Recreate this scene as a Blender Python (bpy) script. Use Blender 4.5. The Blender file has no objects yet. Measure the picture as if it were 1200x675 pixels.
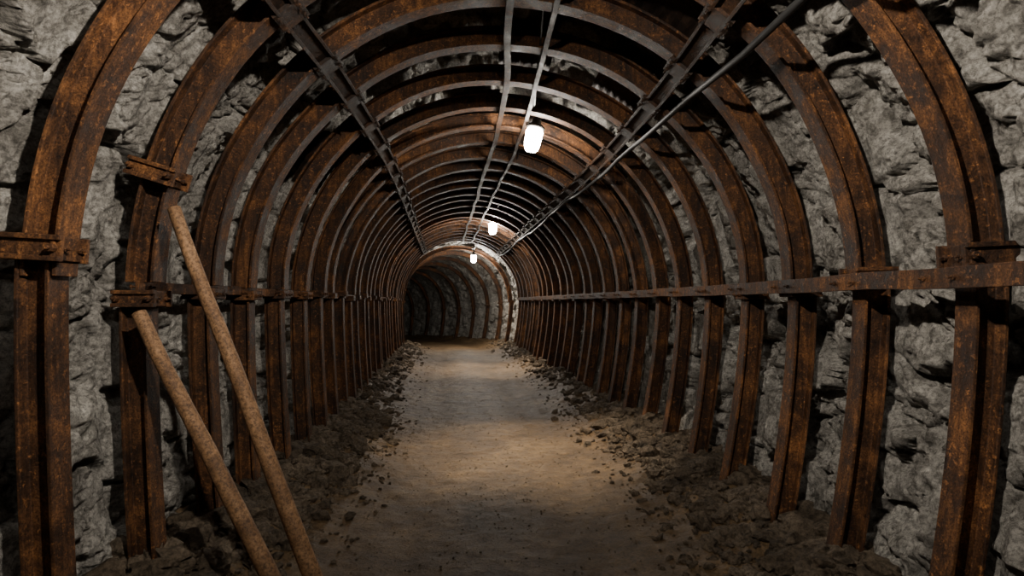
import bpy, math, random
import numpy as np
from mathutils import Vector, noise, Matrix
random.seed(7)
EYE=1.78; Z0=1.90; RC=2.20
sc=bpy.context.scene

# ---------------------------------------------------------------- path
DS=0.1; S0=-8.0; S1=56.0
tab=[]
def curv(s):
    if s<4: return 0
    if s<9: return 0.1/5
    if s<22: return 0
    return 1/36.0
x=0;y=0;z=0;a=0
n=int((S1)/DS)+1
for i in range(n):
    s=i*DS
    tab.append((x,y,z,a))
    a+=curv(s)*DS
    x+=-math.sin(a)*DS; y+=math.cos(a)*DS
    if s>22: z-=0.035*DS
tab=np.array(tab)
def path(s):
    if s<=0: return 0.0,s,0.0,0.0
    f=min(s/DS,len(tab)-1.001); i=int(f); f-=i
    return tuple(tab[i]*(1-f)+tab[i+1]*f)
SHIFT=0.0
def P(s,lat,h,t=0.0):
    """lat: right of centreline, h: height above floor, t: along tunnel"""
    x,y,z,a=path(s); lat=lat+SHIFT
    return Vector((x+lat*math.cos(a)-t*math.sin(a), y+lat*math.sin(a)+t*math.cos(a), z+h))
def PR(s,phi,r,t=0.0):
    return P(s,r*math.sin(phi),Z0+r*math.cos(phi),t)

# ---------------------------------------------------------------- materials
def mat(name):
    m=bpy.data.materials.new(name); m.use_nodes=True
    nt=m.node_tree; b=nt.nodes['Principled BSDF']
    return m,nt,b
def N(nt,t,**kw):
    nd=nt.nodes.new(t)
    for k,v in kw.items():
        if k in nd.inputs: nd.inputs[k].default_value=v
        else: setattr(nd,k,v)
    return nd
def ramp(nt,fac,stops):
    r=nt.nodes.new('ShaderNodeValToRGB')
    e=r.color_ramp.elements
    while len(e)<len(stops): e.new(0.5)
    for i,(p,c) in enumerate(stops):
        e[i].position=p; e[i].color=(*c,1) if len(c)==3 else c
    nt.links.new(fac,r.inputs['Fac']); return r
def noise_n(nt,scale,detail=8,rough=.6,vec=None,dist=0):
    nd=N(nt,'ShaderNodeTexNoise'); nd.inputs['Scale'].default_value=scale
    nd.inputs['Detail'].default_value=detail; nd.inputs['Roughness'].default_value=rough
    nd.inputs['Distortion'].default_value=dist
    if vec: nt.links.new(vec,nd.inputs['Vector'])
    return nd
def mix(nt,fac,a,b,bt='MIX'):
    m=nt.nodes.new('ShaderNodeMix'); m.data_type='RGBA'; m.blend_type=bt
    for sock,v in ((m.inputs[0],fac),(m.inputs[6],a),(m.inputs[7],b)):
        if hasattr(v,'is_output'): nt.links.new(v,sock)
        elif isinstance(v,(int,float)): sock.default_value=v
        else: sock.default_value=(*v,1)
    return m.outputs[2]
def bump(nt,h,strength,dist,b,prev=None):
    bp=nt.nodes.new('ShaderNodeBump'); bp.inputs['Strength'].default_value=strength
    bp.inputs['Distance'].default_value=dist
    nt.links.new(h,bp.inputs['Height'])
    if prev: nt.links.new(prev.outputs[0],bp.inputs['Normal'])
    nt.links.new(bp.outputs[0],b.inputs['Normal']); return bp

def rust_mat(name,dark,mid,hi,metal=.2):
    m,nt,b=mat(name)
    tc=nt.nodes.new('ShaderNodeTexCoord').outputs['Object']
    n1=noise_n(nt,4,12,.72,tc,.5); n2=noise_n(nt,90,8,.75,tc); n3=noise_n(nt,1.1,4,.5,tc); n4=noise_n(nt,30,8,.75,tc,.2)
    mp=nt.nodes.new('ShaderNodeMapping'); mp.inputs['Scale'].default_value=(30,30,1.6); nt.links.new(tc,mp.inputs[0])
    n5=noise_n(nt,1.0,5,.6,mp.outputs[0])
    r1=ramp(nt,n1.outputs[0],[(.36,dark),(.5,mid),(.66,hi)])
    r2=ramp(nt,n2.outputs[0],[(.36,(.25,.22,.2)),(.60,(1.3,1.25,1.2))])
    r3=ramp(nt,n3.outputs[0],[(.3,(.42,.40,.38)),(.7,(1.25,1.2,1.1))])
    r4=ramp(nt,n4.outputs[0],[(.55,(0,0,0)),(.66,(1,1,1))])
    r5=ramp(nt,n5.outputs[0],[(.35,(.5,.47,.45)),(.65,(1.25,1.2,1.1))])
    c=mix(nt,r4.outputs[0],r1.outputs[0],tuple(min(1,q*1.5) for q in hi))
    c=mix(nt,1.0,c,r2.outputs[0],'MULTIPLY'); c=mix(nt,1.0,c,r3.outputs[0],'MULTIPLY'); c=mix(nt,1.0,c,r5.outputs[0],'MULTIPLY')
    nt.links.new(c,b.inputs['Base Color'])
    b.inputs['Metallic'].default_value=metal; b.inputs['Specular IOR Level'].default_value=.4
    rr=ramp(nt,n1.outputs[0],[(.3,(.48,.48,.48)),(.6,(.8,.8,.8))]); nt.links.new(rr.outputs[0],b.inputs['Roughness'])
    bp=bump(nt,n2.outputs[0],.6,.006,b); bump(nt,n4.outputs[0],.6,.010,b,bp)
    return m
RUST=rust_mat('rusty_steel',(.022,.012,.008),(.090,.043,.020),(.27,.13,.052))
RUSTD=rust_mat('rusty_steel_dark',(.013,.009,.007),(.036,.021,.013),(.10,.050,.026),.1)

def rock_mat(name,dark,mid,hi):
    m,nt,b=mat(name)
    tc=nt.nodes.new('ShaderNodeTexCoord').outputs['Object']
    n1=noise_n(nt,2.2,12,.65,tc,.3); n2=noise_n(nt,38,14,.82,tc); n3=noise_n(nt,10,10,.74,tc,.6)
    r1=ramp(nt,n1.outputs[0],[(.32,dark),(.5,mid),(.7,hi)])
    r2=ramp(nt,n2.outputs[0],[(.37,(.2,.19,.18)),(.57,(1.2,1.19,1.17))])
    r3=ramp(nt,n3.outputs[0],[(.36,(.38,.37,.35)),(.52,(1.1,1.1,1.1))])
    c=mix(nt,1.0,r1.outputs[0],r2.outputs[0],'MULTIPLY'); c=mix(nt,1.0,c,r3.outputs[0],'MULTIPLY')
    nt.links.new(c,b.inputs['Base Color']); b.inputs['Roughness'].default_value=.8
    b.inputs['Specular IOR Level'].default_value=.4
    bp=bump(nt,n3.outputs[0],1.0,.12,b); bump(nt,n2.outputs[0],1.0,.05,b,bp)
    return m
ROCK=rock_mat('grey_rock',(.27,.256,.232),(.51,.49,.455),(.73,.71,.665))
STONE=rock_mat('rubble_stone',(.09,.068,.046),(.19,.145,.10),(.34,.27,.195))

def dirt_mat():
    m,nt,b=mat('packed_dirt')
    tc=nt.nodes.new('ShaderNodeTexCoord').outputs['Object']
    n1=noise_n(nt,1.1,8,.6,tc,.5); n2=noise_n(nt,45,10,.78,tc); n3=noise_n(nt,6,8,.65,tc)
    r1=ramp(nt,n1.outputs[0],[(.3,(.072,.047,.024)),(.5,(.135,.088,.045)),(.7,(.215,.145,.077))])
    r2=ramp(nt,n2.outputs[0],[(.34,(.35,.35,.35)),(.62,(1.3,1.27,1.22))])
    r3=ramp(nt,n3.outputs[0],[(.3,(.55,.55,.55)),(.7,(1.25,1.25,1.25))])
    c=mix(nt,1.0,r1.outputs[0],r2.outputs[0],'MULTIPLY'); c=mix(nt,1.0,c,r3.outputs[0],'MULTIPLY')
    nt.links.new(c,b.inputs['Base Color'])
    b.inputs['Roughness'].default_value=.58; b.inputs['Specular IOR Level'].default_value=.32
    bp=bump(nt,n3.outputs[0],.7,.04,b); bump(nt,n2.outputs[0],.9,.016,b,bp)
    return m
DIRT=dirt_mat()
def wood_mat():
    m,nt,b=mat('rusty_pipe_surface')
    tc=nt.nodes.new('ShaderNodeTexCoord').outputs['Object']
    n1=noise_n(nt,7,8,.65,tc); n2=noise_n(nt,60,8,.75,tc)
    r1=ramp(nt,n1.outputs[0],[(.3,(.10,.05,.022)),(.5,(.21,.115,.052)),(.7,(.36,.21,.105))])
    r2=ramp(nt,n2.outputs[0],[(.38,(.3,.27,.25)),(.58,(1.15,1.12,1.1))])
    c=mix(nt,1.0,r1.outputs[0],r2.outputs[0],'MULTIPLY'); nt.links.new(c,b.inputs['Base Color'])
    b.inputs['Roughness'].default_value=.7
    bump(nt,n2.outputs[0],.6,.006,b); return m
WOOD=wood_mat()
def plain(name,col,rough=.6,metal=0,em=0):
    m,nt,b=mat(name)
    tc=nt.nodes.new('ShaderNodeTexCoord').outputs['Object']
    n1=noise_n(nt,20,5,.6,tc); r=ramp(nt,n1.outputs[0],[(.3,tuple(c*.7 for c in col)),(.7,tuple(min(1,c*1.2) for c in col))])
    nt.links.new(r.outputs[0],b.inputs['Base Color']); b.inputs['Roughness'].default_value=rough; b.inputs['Metallic'].default_value=metal
    return m
BLACK=plain('black_rubber',(.02,.02,.02)); IRON=plain('dark_iron',(.05,.045,.04),.5,.6)
def glow(name,strength,col=(1,.93,.83)):
    m,nt,b=mat(name)
    b.inputs['Base Color'].default_value=(.9,.9,.88,1)
    b.inputs['Emission Color'].default_value=(*col,1); b.inputs['Emission Strength'].default_value=strength
    return m

# ---------------------------------------------------------------- mesh builder
class MB:
    def __init__(s): s.v=[]; s.f=[]
    def box(s,c,ex,ey,ez,hx,hy,hz):
        b=len(s.v)
        for i in (-1,1):
            for j in (-1,1):
                for k in (-1,1): s.v.append(c+ex*(i*hx)+ey*(j*hy)+ez*(k*hz))
        for f in ((0,1,3,2),(4,6,7,5),(0,4,5,1),(2,3,7,6),(0,2,6,4),(1,5,7,3)): s.f.append(tuple(b+q for q in f))
    def sweep(s,rings,cap=True,closed=True):
        b=len(s.v); m=len(rings[0])
        for r in rings: s.v.extend(r)
        for i in range(len(rings)-1):
            for j in range(m):
                k=(j+1)%m
                s.f.append((b+i*m+j,b+i*m+k,b+(i+1)*m+k,b+(i+1)*m+j))
        if cap:
            s.f.append(tuple(b+j for j in range(m))[::-1]); s.f.append(tuple(b+(len(rings)-1)*m+j for j in range(m)))
    def tube(s,pts,rad,seg=10,jit=0):
        rings=[]
        for i,p in enumerate(pts):
            d=(pts[min(i+1,len(pts)-1)]-pts[max(i-1,0)]).normalized()
            up=Vector((0,0,1)) if abs(d.z)<.9 else Vector((0,1,0))
            e1=d.cross(up).normalized(); e2=d.cross(e1)
            r=rad[i] if isinstance(rad,list) else rad
            rings.append([p+(e1*math.cos(q)+e2*math.sin(q))*r*(1+jit*noise.noise(p*9+Vector((q,0,0)))) for q in [2*math.pi*j/seg for j in range(seg)]])
        s.sweep(rings)
    def bolt(s,c,axis,r=.017,l=.03):
        s.tube([c,c+axis*l],r,6); s.tube([c+axis*l,c+axis*(l+.02)],r*.5,6)
    def obj(s,name,m,bevel=0,smooth=False,parent=None):
        me=bpy.data.meshes.new(name); me.from_pydata([tuple(v) for v in s.v],[],s.f); me.materials.append(m)
        import bmesh
        bm=bmesh.new(); bm.from_mesh(me); bmesh.ops.recalc_face_normals(bm,faces=bm.faces); bm.to_mesh(me); bm.free()
        if smooth: me.polygons.foreach_set('use_smooth',[True]*len(me.polygons))
        o=bpy.data.objects.new(name,me); sc.collection.objects.link(o)
        if bevel:
            md=o.modifiers.new('bevel','BEVEL'); md.width=bevel; md.segments=2; md.limit_method='ANGLE'; md.angle_limit=math.radians(50)
        if parent: o.parent=parent
        return o

# ---------------------------------------------------------------- arches
FW=.072; H=.084; TF=.02; TW=.012
PROF=[(-H,-FW),(-H,FW),(-H+TF,FW),(-H+TF,TW),(H-TF,TW),(H-TF,FW),(H,FW),(H,-FW),(H-TF,-FW),(H-TF,-TW),(-H+TF,-TW),(-H+TF,-FW)]
rings_s=[]
s=2.82-.8*9
while s<50:
    rings_s.append(s); s+=.8 if s<21.5 else 2.3
FIRST=9
def legx(side,z):
    foot=.10 if side<0 else .25
    top=RC+.02
    if z>=Z0: return math.sqrt(max(0,(RC+.02)**2-(z-Z0)**2))
    q=(Z0-z)/Z0
    return top-foot*q**1.7
def clamp(mb,s,side,z,wout=.17,hz=.055,win=.15,bolts=True,t0=0):
    lat=side*math.sqrt(RC**2-max(0,z-Z0)**2)
    x_,y_,z_,a=path(s)
    er=Vector((math.cos(a),math.sin(a),0)); et=Vector((-math.sin(a),math.cos(a),0)); ez=Vector((0,0,1))
    phi=math.acos(max(-1,min(1,(z-Z0)/RC))) if z>Z0 else math.pi/2
    tilt=(math.pi/2-phi)*side
    er2=(er*math.cos(tilt)+ez*math.sin(tilt)); ez2=(ez*math.cos(tilt)-er*math.sin(tilt))
    c=P(s,lat,z,t0)
    off=(wout-win)/2*side
    for t in (-1,1):
        mb.box(c+er2*off+et*(t*(FW+.012)),er2,et,ez2,(wout+win)/2,.010,hz)
        if t<0:
            mb.box(c+er2*off+et*(t*(FW+.026))+ez2*(hz-.012),er2,et,ez2,(wout+win)/2,.014,.012)
            mb.box(c+er2*off+et*(t*(FW+.026))-ez2*(hz-.012),er2,et,ez2,(wout+win)/2,.014,.012)
    mb.box(c-er2*(side*(H+.012)),er2,et,ez2,.012,FW+.03,hz*.9)
    if bolts:
        for q in (-win+.03,wout-.03,):
            mb.bolt(c+er2*(q*side)+et*(-FW-.02),-et,.02,.035)
            mb.tube([c+er2*(q*side)+et*(-FW-.01),c+er2*(q*side)+et*(FW+.03)],.01,6)
        for q in (-.05,.05):
            mb.bolt(c-er2*(side*(H+.02))+et*q,-er2*side,.015,.02)
for i,s in enumerate(rings_s):
    mb=MB(); k=i-FIRST
    SHIFT={0:.065,1:.03}.get(k,random.uniform(-.025,.025))
    ns=72 if s<9 else 48
    jr=random.uniform(-.02,.02) if k>1 else 0; jt=random.uniform(-.07,.07) if k>2 else 0
    sway=random.uniform(-.035,.035)
    arc=[]
    for j in range(ns+1):
        phi=-math.pi/2+math.pi*j/ns
        wob=.028*noise.noise(Vector((phi*1.8,i*3.1,0)))
        arc.append([PR(s,phi,RC+jr+wob+r,t+jt+sway*math.cos(phi*2)) for r,t in PROF])
    mb.sweep(arc)
    jl=Z0-.03+(random.uniform(-.04,.04) if k>1 else 0); jrr=Z0-.03+(random.uniform(-.03,.03) if k>1 else 0)
    if k==0: jl=EYE+.25; jrr=EYE+.22
    elif k==1: jl=EYE+.02; jrr=EYE+.16
    for side,jz in ((-1,jl),(1,jrr)):
        leg=[]; nl=24; zt=jz+.04
        lean=random.uniform(-.06,.06) if k>1 else 0
        for j in range(nl+1):
            z=zt+(-.12-zt)*j/nl
            lx=legx(side,z)
            leg.append([P(s,side*(lx+r*.93),z,t*.93+jt+lean*j/nl) for r,t in PROF])
        mb.sweep(leg)
        if k==0: clamp(mb,s,side,jz,.36 if side<0 else .5,.060,.13)
        elif k==1: clamp(mb,s,side,jz,.12,.05,.13)
        else: clamp(mb,s,side,jz,.12,.04,.11,bolts=s<8,t0=jt)
    if k==1:
        clamp(mb,s,-1,EYE+.77,.15,.055,.14)
    mb.obj('steel_arch_rib',RUST,bevel=.005 if 2<s<7 else 0)
SHIFT=0

# ---------------------------------------------------------------- longitudinal bars
def bar(name,phi,r,wr,wt,s0,s1,m,plates=False,jit=.0,step=.2):
    mb=MB(); rg=[]
    s=s0; k=0
    while s<=s1:
        dp=jit*noise.noise(Vector((s*.9,phi*7,0)))
        rg.append([PR(s,phi+dp+b/r,r+a) for a,b in ((-wr,-wt),(-wr,wt),(wr,wt),(wr,-wt))]); s+=step
    mb.sweep(rg)
    if plates:
        for q in rings_s:
            if s0<q<s1:
                x_,y_,z_,a=path(q); et=Vector((-math.sin(a),math.cos(a),0))
                c=PR(q,phi,r-.02); er=(PR(q,phi,1)-PR(q,phi,0)).normalized(); ep=er.cross(et).normalized()
                mb.box(c,er,et,ep,.014,.10,wt+.045)
                mb.box(c+er*.05,er,et,ep,.05,.015,wt+.05)
                for u in (-1,1):
                    for w in (-1,1): mb.bolt(c+ep*u*(wt+.02)+et*w*.06-er*.01,-er,.016,.02)
    return mb.obj(name,m,bevel=.003)
D=math.radians
for phi in (-38.5,39):
    for d in (-1.6,1.6):
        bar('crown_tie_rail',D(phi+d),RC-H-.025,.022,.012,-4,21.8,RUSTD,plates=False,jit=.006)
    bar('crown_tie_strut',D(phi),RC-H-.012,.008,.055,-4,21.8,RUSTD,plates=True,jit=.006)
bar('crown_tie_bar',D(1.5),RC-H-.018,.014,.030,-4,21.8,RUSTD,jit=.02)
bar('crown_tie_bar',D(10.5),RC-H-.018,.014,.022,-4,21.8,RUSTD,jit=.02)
def sidebar(name,side,lat,z,hz,s0,s1,m):
    mb=MB(); rg=[]; s=s0
    while s<=s1:
        dz=.012*noise.noise(Vector((s*1.3,side*5,0)))
        rg.append([P(s,side*(lat+a),z+dz+b) for a,b in ((-.011,-hz),(-.011,hz),(.011,hz),(.011,-hz))]); s+=.2
    mb.sweep(rg)
    for q in rings_s:
        if s0<q<min(s1,14):
            x_,y_,z_,a=path(q); er=Vector((math.cos(a),math.sin(a),0))
            for t in(-.1,.1): mb.bolt(P(q,side*(lat-.01),z,t),-er*side,.014,.014)
    mb.obj(name,m,bevel=.003)
sidebar('side_tie_bar',1,RC-H-.028,EYE+.115,.05,-4,21.8,RUST)
sidebar('side_tie_bar',-1,RC-.01,EYE+.09,.035,3.6,21.8,RUST)

# corrugated lagging sheets behind the ribs across the crown
mb=MB()
rr_=random.Random(3)
for i,q in enumerate(rings_s[:-1]):
    nx=rings_s[i+1]
    if q<-3 or q>21: continue
    for sec in range(-5,5):
        if q<3.5: pr=0
        elif q<8.4: pr=.2
        elif q<10: pr=.6
        else: pr=.93
        if abs(sec+.5)>4 : pr*=.6
        if rr_.random()>pr: continue
        a0=D(sec*12+rr_.uniform(-1.5,1.5)); a1=D(sec*12+12.5+rr_.uniform(-1.5,1.5))
        r0=RC+H+.016+rr_.uniform(0,.012); tl=rr_.uniform(-.015,.02); m_=13
        rows=[]
        for tt in (q-.06,nx+.06):
            row=[]
            for j in range(m_):
                f=j/(m_-1); ph=a0+(a1-a0)*f
                row.append(PR(tt,ph,r0+tl*(tt-q)+.010*(j%2)))
            rows.append(row)
        b=len(mb.v); mb.v.extend(rows[0]+rows[1])
        for j in range(m_-1): mb.f.append((b+j,b+j+1,b+m_+j+1,b+m_+j))
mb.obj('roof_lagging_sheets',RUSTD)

# cables
mb=MB()
pts=[]
def cph(s): return D(42+5*max(0,min(1,(6.5-s)/3)))
for q in range(0,206):
    s=-4+q*.125
    w=((s-2.82)/.8)%2/2
    pts.append(PR(s,cph(s)+.012*math.sin(s*1.1),RC-H-.09-.06*math.sin(math.pi*w)))
mb.tube(pts,.022,8)
for i,q in enumerate(rings_s):
    if -3.5<q<21.5 and (i-FIRST)%2==0:
        mb.tube([PR(q,cph(q)+.012*math.sin(q*1.1),RC-H-.11),PR(q,cph(q),RC-H+.02)],.012,6)
mb.obj('power_cable',BLACK,smooth=True)

# ---------------------------------------------------------------- lamps
def lamp(pos,strength,topz,scale=1.0,spot=500,cone=105,tilt=0):
    e=bpy.data.objects.new('hanging_lamp',None); sc.collection.objects.link(e); e.location=pos
    M=Matrix.Rotation(tilt,4,'Y')
    def lathe(prof,seg=24):
        m=MB(); m.sweep([[M@Vector((r*math.cos(2*math.pi*j/seg)*scale,r*math.sin(2*math.pi*j/seg)*scale,z*scale)) for j in range(seg)] for r,z in prof]); return m
    g=lathe([(.03,-.155),(.065,-.15),(.085,-.12),(.095,-.06),(.102,.02),(.104,.09),(.09,.12),(.06,.135)],16)
    g.obj('glass_globe',glow('lamp_glass',strength),smooth=True,parent=e)
    c=lathe([(.05,.125),(.112,.13),(.118,.145),(.09,.17),(.06,.19),(.05,.25),(.03,.27),(.012,.28)])
    c.obj('socket_cap',IRON,smooth=True,parent=e)
    h=MB(); L=topz-pos[2]
    h.tube([M@Vector((0,0,.27*scale)),Vector((0,0,L))],.011,8)
    h.box(Vector((0,0,L)),Vector((1,0,0)),Vector((0,1,0)),Vector((0,0,1)),.05,.42,.012)
    h.obj('hanger_rod',IRON,parent=e)
    if spot:
        ld=bpy.data.lights.new('bulb_light','SPOT'); ld.energy=spot; ld.spot_size=D(cone); ld.spot_blend=1.0
        ld.color=(1,.84,.64); ld.shadow_soft_size=.06
        lo=bpy.data.objects.new('bulb_light',ld); sc.collection.objects.link(lo); lo.parent=e; lo.location=(0,0,-.24)
    return e
lamp((.36,7.2,3.76),190,4.06,1.0,spot=1000,cone=68,tilt=.2)
lamp((-.29,16.0,3.76),520,4.02,1.05,spot=900,cone=75)
lamp((-1.20,24.0,3.53),520,3.9,1.05,spot=450,cone=130)
lamp((.2,-1.0,3.75),60,4.06,1,spot=0)  # unseen lamp added behind the camera to light the near end
p29_fill=P(29.5,-1.75,2.95); lamp(tuple(p29_fill),75,3.3,1,spot=0)  # added lamp, hidden behind the left arch, brightens the far rock
# unseen fill spots added above the camera to brighten the near side walls
for sx in (-1,1):
    ld=bpy.data.lights.new('wall_fill_light','SPOT'); ld.energy=620; ld.spot_size=D(102); ld.spot_blend=1.0
    ld.color=(1,.91,.79); ld.shadow_soft_size=.04
    lo=bpy.data.objects.new('wall_fill_light',ld); sc.collection.objects.link(lo)
    lo.location=(-sx*.35,1.0,3.45)
    lo.rotation_euler=(Vector((sx*2.5,3.7,2.7))-Vector(lo.location)).to_track_quat('-Z','Y').to_euler()
# thin lamp cable along crown
mb=MB()
kp=[(.2,-1,4.08),(.36,7.2,4.06),(-.29,16,4.02),(-1.20,24,3.9)]
pts=[]
for a,b in zip(kp[:-1],kp[1:]):
    a=Vector(a);b=Vector(b)
    for j in range(24):
        t=j/24; p=a.lerp(b,t); p.z-=.05*math.sin(math.pi*t*6)**2; pts.append(p)
mb.tube(pts,.010,6); mb.obj('lamp_cable',BLACK)

# ---------------------------------------------------------------- poles
def pole(p0,p1,r0,r1):
    mb=MB(); a=Vector(p0); b=Vector(p1); n=40
    pts=[]; rr=[]
    for j in range(n+1):
        t=j/n; p=a.lerp(b,t)+Vector((noise.noise(Vector((t*3,a.x,0))),0,0))*.012
        pts.append(p); rr.append(r0+(r1-r0)*t)
    mb.tube(pts,rr,18,.05); mb.obj('leaning_pole',WOOD,bevel=.004,smooth=True)
pole((-1.89,3.44,EYE+.54),(-.92,3.30,-.02),.036,.052)
pole((-2.08,3.44,EYE-.06),(-1.08,3.25,-.02),.040,.052)

# ---------------------------------------------------------------- rock shell
def srange(lims):
    out=[]
    for a,b,st in lims:
        n=int(round((b-a)/st)); out+=list(np.linspace(a,b,n,endpoint=False))
    out.append(lims[-1][1]); return out
S=srange([(-7,1.5,.12),(1.5,6,.018),(6,12,.04),(12,22,.09),(22,34,.08),(34,52,.15)])
def hash1(p):
    v=math.sin(p.x*12.9898+p.y*78.233+p.z*37.719)*43758.5453; return v-math.floor(v)
def rockdisp(p):
    w=Vector((noise.noise(p*1.7),noise.noise(p*1.7+Vector((9,2,1))),noise.noise(p*1.7+Vector((3,7,5)))))
    w2=Vector((noise.noise(p*8),noise.noise(p*8+Vector((9,2,1))),noise.noise(p*8+Vector((3,7,5)))))
    q=(p+w*.2+w2*.03)
    q2=Vector((q.x*1.9,q.y*1.7,q.z*2.3))
    d,pt=noise.voronoi(q2)
    g=d[1]-d[0]
    edge=min(1,g/.07)
    c=pt[0]; hh=hash1(c)
    tl=Vector((hash1(c+Vector((1,0,0)))-.5,hash1(c+Vector((0,1,0)))-.5,hash1(c+Vector((0,0,1)))-.5))
    h=hh*.17+ (q2-c).dot(tl)*.36
    q3=q2*2.6+Vector((5,5,5))
    d2,pt2=noise.voronoi(q3)
    c2=pt2[0]
    tl2=Vector((hash1(c2+Vector((1,0,0)))-.5,hash1(c2+Vector((0,1,0)))-.5,hash1(c2+Vector((0,0,1)))-.5))
    e2=min(1,(d2[1]-d2[0])/.10)
    out=h+(edge-1)*.11+hash1(c2)*.045+(q3-c2).dot(tl2)*.11+(e2-1)*.025
    out+=.08*noise.fractal(p*.9,1.0,2.1,3)+.04*noise.fractal(p*8,.6,2.1,6)
    return out
BASE=2.52
def section(u):
    L=Z0+.25
    if u<L:
        z=-.25+u; q=(Z0-z)/Z0
        return -(BASE-.10*q**1.7),z,(-1,0)
    u-=L; A=math.pi*BASE
    if u<A:
        phi=-math.pi/2+u/BASE
        return BASE*math.sin(phi),Z0+BASE*math.cos(phi),(math.sin(phi),math.cos(phi))
    u-=A; z=Z0-u; q=(Z0-z)/Z0
    return (BASE-.22*max(0,q)**1.7),z,(1,0)
TOT=2*(Z0+.25)+math.pi*BASE
NU=600
LEGL=(Z0+.25)
uL=LEGL+BASE*D(45); uR=LEGL+BASE*D(135)
U=np.linspace(0,TOT,NU+1)
iL=int(np.argmin(abs(U-uL))); iR=int(np.argmin(abs(U-uR)))
cols=[]
def rib_near(s):
    return min(abs(s-q) for q in rings_s)
for s in S:
    row=[]
    rn0=rib_near(s)
    for u in U:
        la,h,nn=section(u)
        p=P(s,la,h); d=rockdisp(p)
        if s>22.5: d=d*1.2+.06
        # soft limit so the rock never swallows the standing ribs
        rn=min(1,max(0,(rn0-.07+.05*noise.noise(p*5))/.16))
        cap=.14+.12*rn
        k0=cap-.10
        if d>k0: d=k0+.10*(1-math.exp(-(d-k0)/.10))
        row.append(P(s,la-nn[0]*d,h-nn[1]*d))
    cols.append(row)
def shell(name,a,b):
    v=[];f=[]; m=b-a+1
    for row in cols: v.extend([tuple(p) for p in row[a:b+1]])
    for i in range(len(cols)-1):
        for j in range(m-1):
            f.append((i*m+j,i*m+j+1,(i+1)*m+j+1,(i+1)*m+j))
    me=bpy.data.meshes.new(name); me.from_pydata(v,[],f); me.materials.append(ROCK)
    me.polygons.foreach_set('use_smooth',[True]*len(me.polygons))
    o=bpy.data.objects.new(name,me); sc.collection.objects.link(o)
shell('wall_left',0,iL); shell('ceiling',iL,iR); shell('wall_right',iR,NU)
def endwall(name,s):
    v=[];f=[];n=30
    for i in range(n+1):
        for j in range(n+1):
            la=-3+6*i/n; h=-.4+5.2*j/n
            p=P(s,la,h); v.append(tuple(P(s,la,h,rockdisp(p)*1.5)))
    for i in range(n):
        for j in range(n): f.append((i*(n+1)+j,(i+1)*(n+1)+j,(i+1)*(n+1)+j+1,i*(n+1)+j+1))
    me=bpy.data.meshes.new(name); me.from_pydata(v,[],f); me.materials.append(ROCK)
    o=bpy.data.objects.new(name,me); sc.collection.objects.link(o)
endwall('wall_back',-6.8); endwall('wall_far',51.6)

# ---------------------------------------------------------------- floor
def fz(s,la):
    al=abs(la+.12*noise.noise(Vector((s*.7,la*.2,3))))
    t=min(1,max(0,(al-1.0)/1.1)); t=t*t*(3-2*t)
    p=Vector((la,s,0))
    z=.19*t+ (.008+.08*t)*noise.fractal(p*2.2,.9,2,5) + .011*noise.fractal(p*5,.8,2.1,5)
    z+=.015*math.exp(-((al-.15)/.25)**2)-.02*math.exp(-((al-.72)/.2)**2)
    if t>.02: z+=.06*t*abs(noise.noise(p*8))+.04*t*noise.noise(p*17)
    return z
SF=srange([(-7,1.5,.12),(1.5,8,.026),(8,14,.05),(14,52,.15)])
LA=np.linspace(-2.8,2.8,230)
v=[];f=[];m=len(LA)
for s in SF:
    for la in LA: v.append(tuple(P(s,la,fz(s,la))))
for i in range(len(SF)-1):
    for j in range(m-1): f.append((i*m+j,i*m+j+1,(i+1)*m+j+1,(i+1)*m+j))
me=bpy.data.meshes.new('floor'); me.from_pydata(v,[],f); me.materials.append(DIRT)
me.polygons.foreach_set('use_smooth',[True]*len(me.polygons))
sc.collection.objects.link(bpy.data.objects.new('floor',me))

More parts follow.
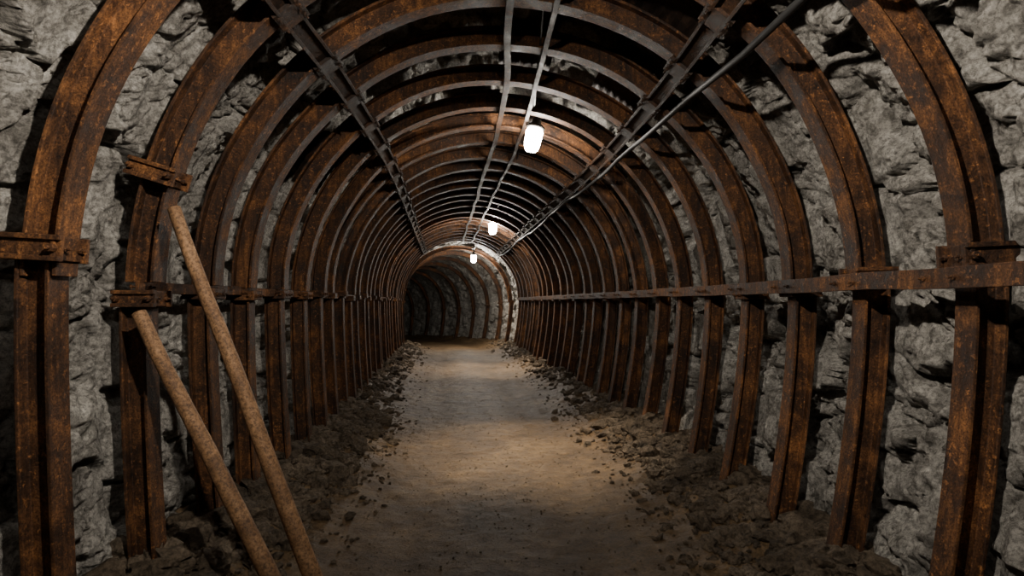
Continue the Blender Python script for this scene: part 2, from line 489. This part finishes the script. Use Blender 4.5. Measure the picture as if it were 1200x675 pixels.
# rubble
import bmesh
def ico(sub):
    bm=bmesh.new(); bmesh.ops.create_icosphere(bm,subdivisions=sub,radius=1); vs=[v.co.copy() for v in bm.verts]; fs=[tuple(x.index for x in f.verts) for f in bm.faces]; bm.free(); return vs,fs
I1=ico(1);I2=ico(2)
def rock(mb,c,r,I):
    vs,fs=I; b=len(mb.v); o=Vector((random.random()*99,random.random()*99,0))
    R=Matrix.Rotation(random.random()*6.28,3,'Z')@Matrix.Rotation(random.uniform(-.6,.6),3,'X')
    sx,sy,sz=random.uniform(.8,1.3),random.uniform(.7,1.1),random.uniform(.5,.85)
    for p in vs:
        k=1+.6*noise.noise(p*1.3+o)+.3*noise.noise(p*3+o)
        q=Vector((p.x*sx,p.y*sy,p.z*sz))*k*r; mb.v.append(c+R@q)
    for q in fs: mb.f.append(tuple(b+w for w in q))
for side in (-1,1):
    mb=MB()
    for k in range(9500):
        s=random.uniform(1.5,9.5) if k<6500 else random.uniform(9,26)
        g=abs(random.gauss(0,.48)); al=2.3-g
        if al<1.0: continue
        r=math.exp(random.gauss(math.log(.026),.62))
        if al<1.45: r*=.55
        r=min(r,.11)
        la=side*al
        rock(mb,P(s,la,fz(s,la)+r*.2),r,I2 if r>.045 and s<8 else I1)
    mb.obj('rubble_pile',STONE)
mb=MB()
for k in range(2600):
    s=random.uniform(1.8,14); la=random.gauss(0,.9)
    if abs(la)>1.8: continue
    r=random.uniform(.003,.010); rock(mb,P(s,la,fz(s,la)+r*.2),r,I1)
mb.obj('floor_gravel',STONE)

# ---------------------------------------------------------------- world, camera
w=bpy.data.worlds.new('dark'); sc.world=w; w.use_nodes=True
w.node_tree.nodes['Background'].inputs[0].default_value=(.01,.01,.012,1)
cd=bpy.data.cameras.new('camera'); cd.lens=21; cd.sensor_width=36; cd.clip_start=.05
co=bpy.data.objects.new('camera',cd); sc.collection.objects.link(co)
co.location=(0,0,EYE); co.rotation_euler=(math.radians(90+1.35),0,math.radians(-.82))
sc.camera=co
